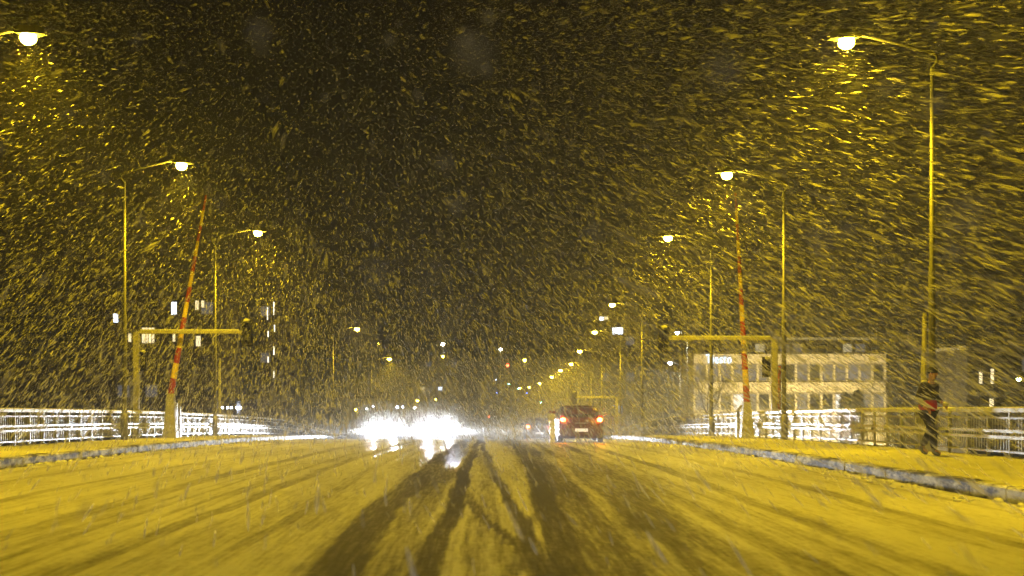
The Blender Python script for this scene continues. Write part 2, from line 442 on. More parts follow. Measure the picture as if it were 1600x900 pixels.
# ------------------------------------------------------------------ street lamps
def make_lamp(lens, colour, watts, h=9.0, arm=1.9, name='street_lamp'):
    """pole at the origin, arm reaching towards -x"""
    t = thing(name, 'lamp', 'street lamp', (0, 0, 0))
    p = MB(); p.tube([(0, 0, 0), (0, 0, h * .45), (0, 0, h * .46), (0, 0, h - .55)], [.085, .075, .058, .045], 8); p.tube([(0, 0, 0), (0, 0, .9)], .12, 8)
    p.build('pole', M['pole'], t, smooth=True)
    a = MB(); a.tube([(0, 0, h - .6), (.12, 0, h - .42), (.1, 0, h - .3), (-.1, 0, h - .2), (-arm + .25, 0, h + .16)], [.04, .036, .033, .03, .028], 8)
    a.build('arm', M['dark_pole'], t, smooth=True)
    hd = MB()
    ring = lambda x, w_, z0, z1: [(x, -w_, z0), (x, w_, z0), (x, w_ * .75, z1), (x, -w_ * .75, z1)]
    sec = [ring(-arm + .32, .05, h + .11, h + .2), ring(-arm + .2, .13, h + .07, h + .25), ring(-arm - .2, .15, h + .05, h + .26), ring(-arm - .38, .1, h + .06, h + .17)]
    vs = [v for s_ in sec for v in s_]
    fs = [(i * 4 + k, i * 4 + (k + 1) % 4, (i + 1) * 4 + (k + 1) % 4, (i + 1) * 4 + k) for i in range(3) for k in range(4)] + [(0, 1, 2, 3), (15, 14, 13, 12)]
    hd.add(vs, fs); hdo = hd.build('lamp_head', M['dark_pole'], t)
    ln = MB(); ln.ball((-arm, 0, h - .01), .16, 14, 9, (1.15, 1, .95)); ln.build('lens', lens, hdo, smooth=True)
    if watts:
        sp = spot('lamp_light', t, (-arm, 0, h - .16), (-.12, 0, -1), colour, watts, 140, .75, .1)
    return t
ordn = ['first', 'second', 'third', 'fourth', 'fifth', 'sixth', 'seventh', 'eighth', 'ninth', 'tenth', 'eleventh', 'twelfth', 'thirteenth', 'fourteenth']
proto = make_lamp(M['sodium_lens'], SODIUM, LAMP_W)
rights = [(14.2, None), (28.4, 62), (42.5, 271), (56.2, 370), (81, 475), (94, 518), (109, 548), (120, 568), (137, 578), (155, 588), (190, 598), (235, 604), (300, 606)]
lefts = [(14.2, None), (28.4, 55), (42.7, 256), (57, 362), (101, 513), (135, 560), (190, None), (260, None), (340, None)]
used = False
def put_lamp(x, D, py, flip, label):
    global used
    if not used: o = proto; used = True
    else: o = copy_tree(proto)
    base = prof(D) + .18 if D < 150 else ground_z(x, D)
    o.location = (x, D, base); o.rotation_euler.z = PI if flip else 0
    h = 9.0
    if py is not None: h = Z(py, D) - base
    o.scale.z = h / 9.05
    o['label'] = label; o['group'] = 'sodium street lamps lining the bridge and road'
nR = [a for a in rights if a[1] is not None]
for D, py in rights:
    if py is None:
        lab = 'sodium lamp beside the right railing, outside the frame ' + ('next to the camera' if D < 5 else 'ahead of the camera')
    else:
        k_ = nR.index((D, py))
        lab = 'sodium street lamp on the right, ' + (['nearest and brightest, behind the person', 'in front of the office building', 'third from the frame edge, over the signal arm'] + ['%s from the frame edge in its row' % o_ for o_ in ordn[3:]])[k_]
    put_lamp(9.9, D, py, False, lab)
nl = 0
for D, py in lefts:
    if D < 20: lab = 'sodium lamp beside the left railing, outside the frame'
    else:
        lab = 'sodium street lamp on the left, ' + ['nearest, glaring in the top left corner', 'second, beside the left signal gantry', 'third, between gantry arm and darkness', 'fourth, small above the far left gantry', 'fifth, above the oncoming headlights', 'sixth in the far receding row', 'seventh in the far receding row', 'eighth in the far receding row'][nl]; nl += 1
    put_lamp(-12.05, D, py, True, lab)

# other lamps: greenish one at the far right, white ones in front of the office block
def solo_lamp(px, py, D, lens, col, watts, label, flip=False, arm=1.0):
    x = X(px, D); g0 = ground_z(x, D); h = Z(py, D) - g0
    t = make_lamp(lens, col, watts, h, arm, 'street_lamp'); t.location = (x + (arm if not flip else -arm), D, g0); t.rotation_euler.z = PI if flip else 0
    t['label'] = label; return t
solo_lamp(1592, 592, 100, M['green_lens'], (.7, 1, .3), 900, 'low street lamp with a greenish glow at the far right edge')
solo_lamp(1047, 567, 128, M['white_lens'], (1, .9, .72), 1500, 'white lamp on a slim mast left of the office building, lower one')
solo_lamp(1058, 520, 125, M['white_lens'], (1, .9, .72), 1500, 'white lamp on a slim mast just above the right signal arm')

# ------------------------------------------------------------------ signal gantries and barrier booms
def signal_head(parent, c, s=1.0, red=False, facing=-1, amber=False):
    h = MB(); h.box(c, (.3 * s, .22 * s, .86 * s)); h.box((c[0], c[1] + .12 * s, c[2]), (.42 * s, .02, 1.0 * s)); 
    for k_ in (-1, 0, 1):
        h.tube([(c[0], c[1] - .11 * s, c[2] + k_ * .26 * s), (c[0], c[1] - .26 * s, c[2] + k_ * .26 * s)], .1 * s, 8, False)
    ho = h.build('signal_head', M['dark_metal'], parent)
    for k_ in (-1, 0, 1):
        l = MB(); l.ball((c[0], c[1] - .115 * s, c[2] + k_ * .26 * s), .09 * s, 8, 6, (1, .3, 1)); l.build('lens', M['dark_metal'] if not (red and k_ == 1) else M['signal_red'], ho)
    cap = MB(); cap.ball((c[0], c[1] - .06, c[2] + .44 * s), .15 * s, 10, 6, (.9, .95, .55)); cap.build('snow_cap', M['snow'], ho, smooth=True)
def gantry(px_post, px_end, py_arm, D, label, X_post=None):
    x0 = X(px_post, D); x1 = X(px_end, D); g0 = prof(D) + .1; z = Z(py_arm, D)
    t = thing('signal_gantry', label, 'traffic signal', (x0, D, g0), 0, 'traffic signal gantries over the road')
    h = z - g0
    p = MB(); p.box((0, 0, h / 2), (.21, .21, h)); p.box((0, 0, .03), (.45, .45, .06)); p.build('post', M['pale_paint'], t, bevel=.02)
    sg = 1 if x1 > x0 else -1
    a = MB(); a.box((sg * (abs(x1 - x0) / 2 + .02), 0, h + .0), (abs(x1 - x0) - .1, .13, .13)); a.build('arm', M['pale_paint'], t, bevel=.015)
    sc = MB(); sc.box((sg * (abs(x1 - x0) / 2), 0, h + .085), (abs(x1 - x0) - .3, .1, .04)); sc.build('snow_strip', M['snow'], t)
    signal_head(t, (x1 - x0 + sg * .14, 0, h - .02))
    signal_head(t, (sg * .28, -.03, h - 1.05), .75)
    b = MB(); b.box((sg * .14, 0, h - .7), (.3, .04, .04)); b.build('bracket', M['pale_paint'], t)
gantry(1210, 1043, 529, 47.2, 'cream signal gantry on the right, its arm reaching left before the office building')
gantry(213, 380, 519, 47.2, 'cream signal gantry on the left, its arm reaching right past the striped boom')
gantry(964, 900, 621, 97, 'distant signal gantry on the right, behind the dark car roof')
gantry(515, 594, 621, 97, 'distant signal gantry on the left, above the oncoming headlights')

def boom(px, pxt, pyb, pyt, D, label):
    x = X(px, D); g0 = prof(D) + .2
    t = thing('barrier_boom', label, 'barrier', (x, D, g0), 0, 'striped bridge barriers raised upright')
    zb = Z(pyb, D) - g0; zt = Z(pyt, D) - g0; dx = X(pxt, D) - x
    b = MB(); b.box((0, 0, zb * .5), (.5, .5, zb + .02), 0, .5); b.build('base', M['pale_paint'], t, bevel=.02)
    mt = MB(); mt.box((.02, .3, zb * .45), (.3, .2, zb * .7)); mt.build('motor_box', M['galv'], t, bevel=.02)
    nseg = 13
    for i in range(nseg):
        a, c = i / nseg, (i + 1) / nseg
        r0, r1 = .125 - .085 * a, .125 - .085 * c
        tg = MB(); tg.tube([(dx * a, 0, zb + (zt - zb) * a), (dx * c, 0, zb + (zt - zb) * c)], [r0, r1], 10)
        tg.build('yellow_band' if i % 2 else 'red_band', M['yellow_paint'] if i % 2 else M['red_paint'], t, smooth=False)
boom(1167, 1149, 628, 300, 47.6, 'red and yellow striped boom raised upright before the office building')
boom(267, 322, 615, 305, 47.6, 'red and yellow striped boom raised and leaning beside the left gantry')
# small footway barriers
def small_boom(px, py0, py1, D, m, label, top=None):
    x = X(px, D); g0 = prof(D) + .2
    t = thing('footway_barrier', label, 'barrier', (x, D, g0), 0)
    h = Z(py0, D) - g0
    b = MB(); b.box((0, 0, .45), (.22, .25, .9)); b.build('base', M['dark_metal'] if top else M['pale_paint'], t, bevel=.02)
    a = MB(); a.tube([(0, -.15, .5), (0.0, -.15, h * .55), (0.02, -.15, h)], [.075, .07, .05], 8); a.build('arm', m, t)
small_boom(1216, 572, 640, 48.5, M['orange_paint'], 'short orange footway barrier raised beside the right gantry post', True)
small_boom(1440, 490, 690, 31.0, M['pale_paint'], 'short cream footway barrier raised behind the walking person')
small_boom(344, 560, 640, 60, M['pale_paint'], 'short cream footway barrier raised right of the left striped boom')
# leaning strut at the railing gap
t = thing('joint_post', 'dark slanting post at the gap in the right railing', 'post', (X(1153, 50), 50.0, prof(50) + .2))
p = MB(); p.box((0, 0, .5), (.12, .12, 1.0)); p.tube([(-.05, 0, .95), (.15, 0, 1.25)], .05, 8); p.build('post', M['rail'], t)
t = thing('joint_post', 'pale stout post at the gap in the left railing', 'post', (X(279, 50), 50.0, prof(50) + .2))
p = MB(); p.box((0, 0, .6), (.16, .14, 1.2)); p.tube([(0, 0, 1.15), (0, 0, 1.5)], .04, 8); p.build('post', M['rail'], t)

# ------------------------------------------------------------------ traffic island marker
t = thing('island_marker', 'white reflective traffic island marker with dark red cap beside the dark car', 'marker', (X(863, 49.3), 49.3, prof(49.3)))
p = MB(); p.box((0, 0, .42), (.2, .09, .85)); p.build('reflective_post', M['refl_white'], t, bevel=.02)
p = MB(); p.ball((-.05, 0, 1.02), .17, 12, 8, (1, .3, 1)); p.build('disc', M['refl_white'], t, smooth=True)
p = MB(); p.box((.0, 0, 1.16), (.34, .12, .1)); p.build('cap', M['red_sign'], t, bevel=.03)

# ------------------------------------------------------------------ cars
def car(name, label, loc, rz, paint, heads_on, seed, width=1.78, height=1.48):
    t = thing(name, label, 'car', loc, rz, 'cars on the snowy bridge')
    # local: +y is forward; rear at y=-2.1, front at y=2.1
    W = width / 2
    def sec(y, zb, zs, zt, ws, wt, belt=.96):
        # outline from bottom centre over the side to top centre
        return [(0, y, zb), (W * .86 * ws, y, zb), (W * .985 * ws, y, zb + .13), (W * ws, y, zs * .72), (W * .975 * ws, y, zs), (W * .94 * wt, y, zs + .02), (W * .90 * wt, y, zs + (zt - zs) * .35), (W * .80 * wt, y, zt - .09), (W * .66 * wt, y, zt - .015), (0, y, zt)]
    b = MB(); 
    H = height
    secs = [sec(-2.12, .42, .78, .80, .90, .88), sec(-2.1, .30, .80, .86, .93, .9), sec(-2.0, .24, .93, 1.02, .985, .93), sec(-1.8, .2, .95, 1.32, 1, .97), sec(-1.55, .2, .95, H - .04, 1, 1), sec(-1.0, .2, .95, H, 1, 1), sec(0, .2, .94, H, 1, 1), sec(.45, .2, .93, H - .03, 1, .99), sec(.8, .2, .92, 1.27, 1, .97), sec(1.15, .2, .9, 1.0, 1, .95), sec(1.6, .2, .84, .9, .985, .93), sec(1.95, .24, .74, .78, .93, .88), sec(2.12, .32, .6, .63, .84, .8)]
    n = len(secs[0]); vs = []; fs = []
    for s_ in secs:
        full = s_ + [(-x, y, z) for x, y, z in s_[-2:0:-1]]
        vs += full
    m = len(full)
    for i in range(len(secs) - 1):
        for k_ in range(m): fs.append((i * m + k_, i * m + (k_ + 1) % m, (i + 1) * m + (k_ + 1) % m, (i + 1) * m + k_))
    fs.append(tuple(range(m))); fs.append(tuple((len(secs) - 1) * m + k_ for k_ in range(m))[::-1])
    b.add(vs, fs); body = b.build('body', paint, t)
    for p_ in body.data.polygons: p_.use_smooth = True
    md = body.modifiers.new('edge', 'EDGE_SPLIT'); md.split_angle = math.radians(38)
    # glass, slightly proud of the body
    def quad(name, pts, m_, par=t, th=.012):
        q = MB(); P = [Vector(p_) for p_ in pts]; nn = (P[1] - P[0]).cross(P[2] - P[0]).normalized() * th
        q.add([p_ + nn for p_ in P] + [p_ - nn for p_ in P], [tuple(range(len(P))), tuple(range(len(P), 2 * len(P)))[::-1]] + [(i, (i + 1) % len(P), (i + 1) % len(P) + len(P), i + len(P)) for i in range(len(P))])
        return q.build(name, m_, par)
    quad('rear_window', [(-.62, -2.0, 1.03), (.62, -2.0, 1.03), (.68, -1.8, 1.20), (.56, -1.66, 1.35), (-.56, -1.66, 1.35), (-.68, -1.8, 1.2)], M['glass_dark'], th=.03)
    quad('windscreen', [(-.66, 1.15, .99), (.66, 1.15, .99), (.56, .52, 1.4), (-.56, .52, 1.4)], M['glass_dark'], th=.035)
    for sx in (-1, 1):
        for y0, y1, yt0, yt1 in ((-.15, .95, -.12, .5), (-1.45, -.25, -1.25, -.22)):
            quad('side_window', [(sx * W * .945, y0, .99), (sx * W * .945, y1, .99), (sx * W * .80, yt1, H - .13), (sx * W * .80, yt0, H - .13)], M['glass_dark'], th=.012)
    # wheels
    for sx in (-1, 1):
        for y in (-1.3, 1.32):
            wh = MB(); wh.tube([(sx * (W - .2), y, .31), (sx * (W - .17), y, .31), (sx * (W - .01), y, .31), (sx * (W + .01), y, .31)], [.29, .315, .315, .29], 20); wo = wh.build('wheel', M['rubber'], t)
            r = MB(); r.tube([(sx * (W + .005), y, .31), (sx * (W + .02), y, .31)], [.2, .17], 12); r.build('rim', M['rim'], wo)
        mr = MB(); mr.box((sx * (W + .1), .72, 1.02), (.2, .1, .13)); mr.build('wing_mirror', paint, t, bevel=.03)
        # tail lamps: upright housings around a lit core
        tl = MB(); tl.box((sx * (W - .15), -2.035, .95), (.17, .16, .34)); to = tl.build('tail_light', M['tail_off'], t, bevel=.03)
        tc_ = MB(); tc_.ball((sx * (W - .17), -2.12, .93), .1, 10, 7, (1.05, .35, .8)); tc_.build('lit_bulb', M['tail'], to, smooth=True)
        if heads_on:
            hl = MB(); hl.ball((sx * (W - .27), 2.02, .67), .13, 12, 8, (1.25, .6, .85)); ho = hl.build('headlight', M['head'], t, smooth=True)
            spot('headlight_beam', t, (sx * (W - .27), 2.22, .67), (.16 if sx > 0 else -.34, 1, .012), (.86, .91, 1.0), BEAM * (3.5 if sx > 0 else 7), 70, 1.0, .08, .085)
        else:
            hl = MB(); hl.ball((sx * (W - .27), 2.0, .67), .13, 12, 8, (1.25, .6, .85)); hl.build('headlight', M['refl_white'], t, smooth=True)
    bp = MB(); bp.box((0, -2.12, .42), (1.56, .14, .26)); bp.build('rear_bumper', M['dark_metal'] if heads_on else paint, t, bevel=.04)
    bp = MB(); bp.box((0, 2.1, .4), (1.5, .16, .22)); bp.build('front_bumper', paint, t, bevel=.04)
    gr = MB(); gr.box((0, 2.13, .58), (.7, .06, .12)); gr.build('grille', M['dark_metal'], t)
    pl = MB(); pl.box((0, -2.205, .53), (.5, .02, .12)); pl.build('number_plate', M['plate'], t)
    pl = MB(); pl.box((0, 2.19, .4), (.5, .02, .12)); pl.build('number_plate', M['refl_white'], t)
    hb = MB(); hb.box((0, -2.13, .8), (.5, .05, .05)); hb.build('tailgate_handle', M['rim'], t)
    wp = MB(); wp.tube([(0, -2.04, 1.05), (.3, -1.98, 1.12)], .012, 6); wp.build('rear_wiper', M['dark_metal'], t)
    sp = MB(); sp.box((0, -1.72, H - .02), (1.1, .2, .035)); sp.build('roof_spoiler', paint, t, bevel=.01)
    ae = MB(); ae.tube([(0, -1.3, H - .01), (0, -1.42, H + .26)], [.012, .005], 6); ae.build('aerial', M['dark_metal'], t)
    sn = MB(); sn.box((0, -.45, H + .012), (.9, 1.5, .03)); sn.build('roof_snow', M['snow'], t, bevel=.01)
    return t
BEAM = 6500.0
def on_road(px, D): return (X(px, D), D, prof(D))
car('car', 'dark hatchback seen from behind with both red tail lights glowing', (X(903, 52), 52.2, prof(52.2)), 0, M['car_dark'], False, 1)
car('car', 'small distant car ahead with red tail lights, left of the dark hatchback', (X(843, 80), 82, prof(82)), 0, M['car_grey'], False, 2)
car('car', 'oncoming car with dazzling white headlights, the left one of the two', (X(604, 82), 82, prof(82)), PI, M['car_grey'], True, 3)
car('car', 'oncoming car with dazzling white headlights, the right one of the two', (X(687, 80), 80, prof(80)), PI, M['car_dark'], True, 4)

# headlamps of the car the picture is taken from
own = thing('car_headlamps', 'headlamps of the camera car, below the frame', 'headlamp', (0, 1.2, 0))
for sx in (-.62, .62):
    hb = MB(); hb.tube([(sx, -.1, .66), (sx, 0, .66)], [.06, .1], 12); hb.build('reflector', M['rim'], own)
    spot('headlight_beam', own, (sx, .05, .66), (0, 1, -.012), (.86, .91, 1.0), 160, 90, 1.0, .06, .1)

# ------------------------------------------------------------------ buildings
def window(parent, c, w_, h, pane, face=-1):
    f = MB(); e = .07
    f.box((c[0] - w_ / 2 + e / 2, c[1], c[2]), (e, .12, h)).box((c[0] + w_ / 2 - e / 2, c[1], c[2]), (e, .12, h))
    f.box((c[0], c[1], c[2] + h / 2 + e / 2), (w_, .12, e)).box((c[0], c[1] - .02, c[2] - h / 2 - e / 2), (w_ + .1, .18, e))
    fo = f.build('window', M['trim'], parent)
    g_ = MB(); g_.box((c[0], c[1] + .02, c[2]), (w_ - 2 * e, .03, h)); g_.build('pane', pane, fo)
    return fo
# office block with the lit sign
D = 150.0
x0, x1 = X(1085, D), X(1384, D); Wd = x1 - x0; g0 = -10.5
ob = thing('office_building', 'long cream office building with window bands and lit sign', 'building', (x0, D, g0))
def zz(py): return Z(py, D) - g0
wl = MB(); wl.box((Wd / 2, 6.4, zz(551) / 2), (Wd, 12, zz(551))); wl.build('wall', M['facade'], ob)
for pa, pb in ((568, 553), (613, 597)):
    s_ = MB(); s_.box((Wd / 2, .22, (zz(pa) + zz(pb)) / 2), (Wd + .1, .36, zz(pb) - zz(pa))); s_.build('spandrel', M['facade'], ob)
    s_ = MB(); s_.box((Wd / 2, .16, zz(pa) - .08), (Wd + .14, .3, .12)); s_.build('ledge', M['trim'], ob)
s_ = MB(); s_.box((Wd / 2, .2, (zz(642) - 1.5)), (Wd + .1, .36, 2.6)); s_.build('spandrel', M['facade'], ob)
up = MB(); up.box((Wd / 2 + .2, 7.2, (zz(551) + zz(530)) / 2), (Wd - 2.2, 9, zz(530) - zz(551))); up.build('top_floor', M['dark_facade'], ob)
rf = MB(); rf.box((Wd / 2 + .2, 7.0, zz(528)), (Wd - 1.4, 10.2, .3)); rf.build('roof', M['concrete'], ob)
ch = MB(); ch.box((Wd * .42, 8, zz(522) ), (3, 3, 1.0)); ch.build('roof_plant', M['dark_facade'], ob)
rng = random.Random(5)
nw = 15; cw = Wd / nw
for (pt, pb, yy, ins) in ((536, 549, 2.66, 1), (570, 594, .36, 0), (616, 640, .36, 0)):
    for i in range(nw):
        if ins and i in (0, nw - 1): continue
        r_ = rng.random()
        pane = M['glass_dim'] if r_ < .62 else M['glass_dark']
        if (pt, i) in ((536, 5), (536, 12)): pane = mat('dim warm window', (.4, .36, .25), .4, emit=(1, .85, .5), es=.45)
        if (pt, i) in ((616, 11), (616, 3)): pane = mat('pale lit window', (.3, .3, .3), .4, emit=(.9, .92, 1), es=1.0)
        window(ob, ((i + .5) * cw, yy, (zz(pt) + zz(pb)) / 2), cw * .84, zz(pb) * 0 + zz(pt) - zz(pb), pane)
for i in range(nw + 1):
    for (pt, pb) in ((568, 597), (614, 642)):
        m_ = MB(); m_.box((i * cw, .3, (zz(pt) + zz(pb)) / 2), (.24, .26, zz(pt) - zz(pb) - .2)); m_.build('pier', M['facade'], ob)
tx = bpy.data.curves.new('sign_text', 'FONT'); tx.body = 'Tiesto'; tx.size = 1.55; tx.extrude = .06; tx.offset = .015; tx.space_character = 1.16
to = bpy.data.objects.new('tmp_text', tx); COL.objects.link(to)
dg = bpy.context.evaluated_depsgraph_get()
me = bpy.data.meshes.new_from_object(to.evaluated_get(dg)); bpy.data.objects.remove(to)
me.materials.clear(); me.materials.append(M['sign_letters'])
ws = max(v.co.x for v in me.vertices)
so = bpy.data.objects.new('sign_letters', me); COL.objects.link(so); so.parent = ob
so.location = (X(1103, D) - x0, -.06, Z(567.5, D) - g0); so.rotation_euler = (PI / 2, 0, 0)
so.scale = ((X(1143, D) - X(1103, D)) / ws, .98, 1)

# apartment block behind the left gantry, mostly dark
def block(px0, px1, pyt, D, label, lit, m_=None, floors=None, cols=None, depth=12, name='apartment_building'):
    x0, x1 = X(px0, D), X(px1, D); g0 = ground_z((x0 + x1) / 2, D) - .3; H = Z(pyt, D) - g0; W_ = x1 - x0
    t = thing(name, label, 'building', (x0, D, g0))
    b = MB(); b.box((W_ / 2, depth / 2 + .1, H / 2), (W_, depth, H)); b.build('wall', m_ or M['dark_facade'], t)
    r = MB(); r.box((W_ / 2, depth / 2, H + .15), (W_ + .6, depth + .8, .3)); r.build('roof', M['concrete'], t)
    floors = floors or max(1, int(H / 3)); cols = cols or max(2, int(W_ / 3.2))
    for j in range(floors):
        z = (j + .55) * H / floors
        if g0 + z < -4: continue
        for i in range(cols):
            x = (i + .5) * W_ / cols
            pane = M['glass_dark'] if random.random() < .85 else M['glass_dim']
            window(t, (x, .08, z), 1.5, 1.4, pane)
    for (pxa, pya, w_, h, k_) in lit:
        window(t, (X(pxa, D) - x0, -.03, Z(pya, D) - g0), w_, h, M[k_])
    return t
block(128, 345, 462, 150, 'large dark apartment building behind the left gantry with few lit windows', [
    (272, 482, .75, 1.5, 'glass_cool'), (181, 497, .7, 1.0, 'glass_cool'), (308, 477, .55, 1.1, 'glass_warm'), (317, 475, .5, .8, 'glass_warm'),
    (229, 524, 1.2, 1.8, 'glass_warm'), (237, 524, .8, 1.8, 'glass_warm'), (203, 528, .5, 1.0, 'glass_warm'), (272, 525, .45, 1.3, 'glass_warm'), (310, 533, .7, 1.2, 'glass_warm')])
M['stair'] = emat('stairwell light', (1, .93, .75), 3.0)
block(404, 446, 470, 185, 'slender dark tower with two broken vertical lines of stairwell lights', [
    (418, 490, .3, 1.8, 'stair'), (428, 482, .3, 1.9, 'stair'), (429, 513, .3, 1.0, 'stair'), (419, 522, .3, .9, 'stair'), (428, 548, .3, 1.2, 'stair'), (419, 562, .3, .9, 'stair'), (428, 585, .3, 1.0, 'stair')], cols=2)
block(926, 1004, 492, 215, 'dim apartment building behind the right lamp row with one bright window', [(965, 517, 1.9, 1.1, 'glass_cool'), (940, 498, .8, .6, 'glass_cool'), (947, 497, .8, .5, 'glass_warm')])
M['night_wall'] = mat('dark plaster wall', (0.035, 0.03, 0.026), 0.9, noise=0.5, nscale=0.7)
block(1512, 1640, 545, 128, 'dark low building at the right frame edge with two warm lit windows', [(1532, 590, .5, 1.2, 'glass_warm'), (1550, 588, .5, 1.5, 'glass_warm'), (1549, 629, .6, .8, 'glass_warm')], m_=M['night_wall'])
block(-60, 95, 575, 160, 'low dark building at the left frame edge above the railing', [], m_=M['dark_facade'])
block(640, 740, 560, 330, 'faint hillside apartment building above the oncoming headlights', [(660, 607, 1.2, .9, 'glass_warm'), (688, 607, 1.2, .9, 'glass_cool')])
for i_, px in enumerate((1140, 1250, 1350)):  # unseen lamps below the railing line, added to light the office facade
    D = 138.0; px = px + (22 if px == 1350 else 0); t = thing('quay_lamp', ['globe lamp on the quay before the office building, left one', 'globe lamp on the quay before the office building, middle one', 'globe lamp on the quay before the office building, right one'][i_], 'lamp', (X(px, D), D, -10.5), 0, 'globe lamps on the quay')
    p = MB(); p.tube([(0, 0, 0), (0, 0, 5.2)], [.08, .05], 8); p.build('pole', M['pole'], t)
    p = MB(); p.ball((0, 0, 5.45), .25, 12, 8); p.build('globe', M['white_lens'], t, smooth=True)
    l = bpy.data.lights.new('globe_light', 'POINT'); l.energy = 7000; l.color = (1, .78, .33); l.shadow_soft_size = .1
    o = bpy.data.objects.new('globe_light', l); COL.objects.link(o); o.parent = t; o.location = (0, 0, 5.9)
# low pavilion left of the middle with a row of white ceiling lights
D = 108.0; x0, x1 = X(340, D), X(436, D); g0 = -10.5
pv = thing('pavilion', 'low flat roofed pavilion with white lights beneath its roof', 'building', (x0, D, g0))
p = MB(); p.box(((x1 - x0) / 2, 3, Z(621, D) - g0), (x1 - x0 + .4, 6.4, .62)); p.build('roof', M['concrete'], pv)
p = MB(); p.box(((x1 - x0) / 2, 4.5, (Z(626, D) - g0) / 2), (x1 - x0 - .6, 3, Z(626, D) - g0)); p.build('wall', M['dark_facade'], pv)
for i in range(4):
    p = MB(); p.box((.1 + i * (x1 - x0 - .2) / 3, .15, (Z(627, D) - g0) / 2), (.3, .3, Z(627, D) - g0)); p.build('column', M['concrete'], pv)
for px in (348, 356, 362, 370, 376):
    p = MB(); p.ball((X(px, D) - x0, -.1, Z(637, D) - g0), .09, 8, 6); p.build('ceiling_light', M['bluewhite_lens'], pv)

# ------------------------------------------------------------------ distant small lights on masts
def solve_D(px, py, h, lo=125, hi=620):
    best = None
    for D in range(lo, hi, 3):
        e = abs(Z(py, D) - ground_z(X(px, D), D) - h)
        if best is None or e < best[0]: best = (e, D)
    return best[1]
def far_lamp(px, py, m_, label, r=.22, h=9, D=None, name='street_lamp', cat='street lamp', group='small distant lights beyond the bridge'):
    D = D or solve_D(px, py, h); x = X(px, D); g0 = ground_z(x, D); H = Z(py, D) - g0
    t = thing(name, label, cat, (x, D, g0), 0, group)
    p = MB(); p.tube([(.0, .3, 0), (.0, .3, H * .95), (0, 0, H + .1)], [.09, .06, .05], 6); p.build('pole', M['pole'], t)
    p = MB(); p.box((0, .05, H + .18), (.5, .7, .12)); p.build('lamp_head', M['galv'], t)
    p = MB(); p.ball((0, 0, H), r, 10, 7, (1, 1, .9)); p.build('lens', m_, t, smooth=True)
WL, SL = M['white_lens'], M['sodium_lens']
far_lamp(692, 538, WL, 'bright white distant lamp high above the oncoming headlights', .2, 14)
far_lamp(692, 557, SL, 'dim yellow distant lamp directly below the high white one', .12, 12)
far_lamp(591, 537, SL, 'faint distant lamp right of the fourth left street lamp', .12, 14)
for px, py, m_, lab in ((556, 640, 'sodium_lens', 'far left warm dot in the row above the headlights'), (573, 639, 'white_lens', 'second dot in the row above the headlights'), (583, 635, 'bluewhite_lens', 'bluish dot left of the brightest pair'), (621, 636, 'bluewhite_lens', 'brightest left dot of the white pair above the headlights'), (629, 636, 'bluewhite_lens', 'right dot of the white pair above the headlights'), (648, 637, 'white_lens', 'lone white dot right of the bright pair'), (597, 625, 'blue_lens', 'violet dot at the far left signal head'), (646, 609, 'white_lens', 'small white dot above the left headlights'), (657, 605, 'sodium_lens', 'small warm dot above the left headlights'), (820, 563, 'sodium_lens', 'yellow dot left of the receding lamp row'), (782, 546, 'white_lens', 'weak white dot high in the middle')):
    far_lamp(px, py, M[m_], 'distant lamp, ' + lab, .15, 7)
for px, py, m_, lab in ((736, 613, 'blue_lens', 'blue distant light right of the dazzling headlights'), (776, 614, 'blue_lens', 'blue distant light left of the green signals'), (823, 614, 'blue_lens', 'pale blue distant light right of the green signals'), (167, 626, 'blue_lens', 'deep blue light above the left railing'), (775, 593, 'bluewhite_lens', 'pale hazy light above the blue one'), (11, 613, 'bluewhite_lens', 'white light above the railing at the left edge'), (20, 614, 'bluewhite_lens', 'weaker white light beside the left edge one'), (270, 578, 'bluewhite_lens', 'small bluish light beside the left striped boom'), (180, 582, 'sodium_lens', 'yellow light left of the nearest dark pole'), (197, 580, 'sodium_lens', 'yellow light between pole and left gantry post')):
    far_lamp(px, py, M[m_], lab, .16, 6, name='lamp', cat='lamp')
def far_signal(px, py, m_, label):
    D = solve_D(px, py, 4.5, 150, 400); x = X(px, D); g0 = ground_z(x, D); H = Z(py, D) - g0
    t = thing('traffic_light', label, 'traffic light', (x, D, g0), 0, 'distant traffic lights')
    p = MB(); p.tube([(0, .2, 0), (0, .2, H + .3)], .07, 6); p.build('pole', M['pole'], t)
    p = MB(); p.box((0, .1, H + .3), (.36, .22, 1.05)); ho = p.build('signal_head', M['dark_metal'], t, bevel=.03)
    p = MB(); p.ball((0, -.04, H), .17, 10, 7); p.build('lens', M[m_], ho, smooth=True)
far_signal(795, 600, 'signal_green', 'green distant traffic light, upper left of the three')
far_signal(810, 607, 'signal_green', 'green distant traffic light, middle one of the three')
far_signal(845, 629, 'signal_green', 'green distant traffic light, lowest, left of the hatchback roof')
far_signal(764, 651, 'signal_red', 'small red distant light right of the dazzling headlights')
far_signal(793, 571, 'signal_red', 'faint red distant light above the green ones')

# blue road sign
t = thing('road_sign', 'blue road sign right of the dark hatchback', 'sign', (X(965, 98), 98, prof(98) + .2))
h = Z(639, 98) - prof(98) - .2
p = MB(); p.tube([(0, .06, 0), (0, .06, h + .4)], .05, 8); p.build('post', M['pole'], t)
p = MB(); p.box((0, 0, h), (.72, .04, .58)); p.build('panel', M['blue_sign'], t, bevel=.01)

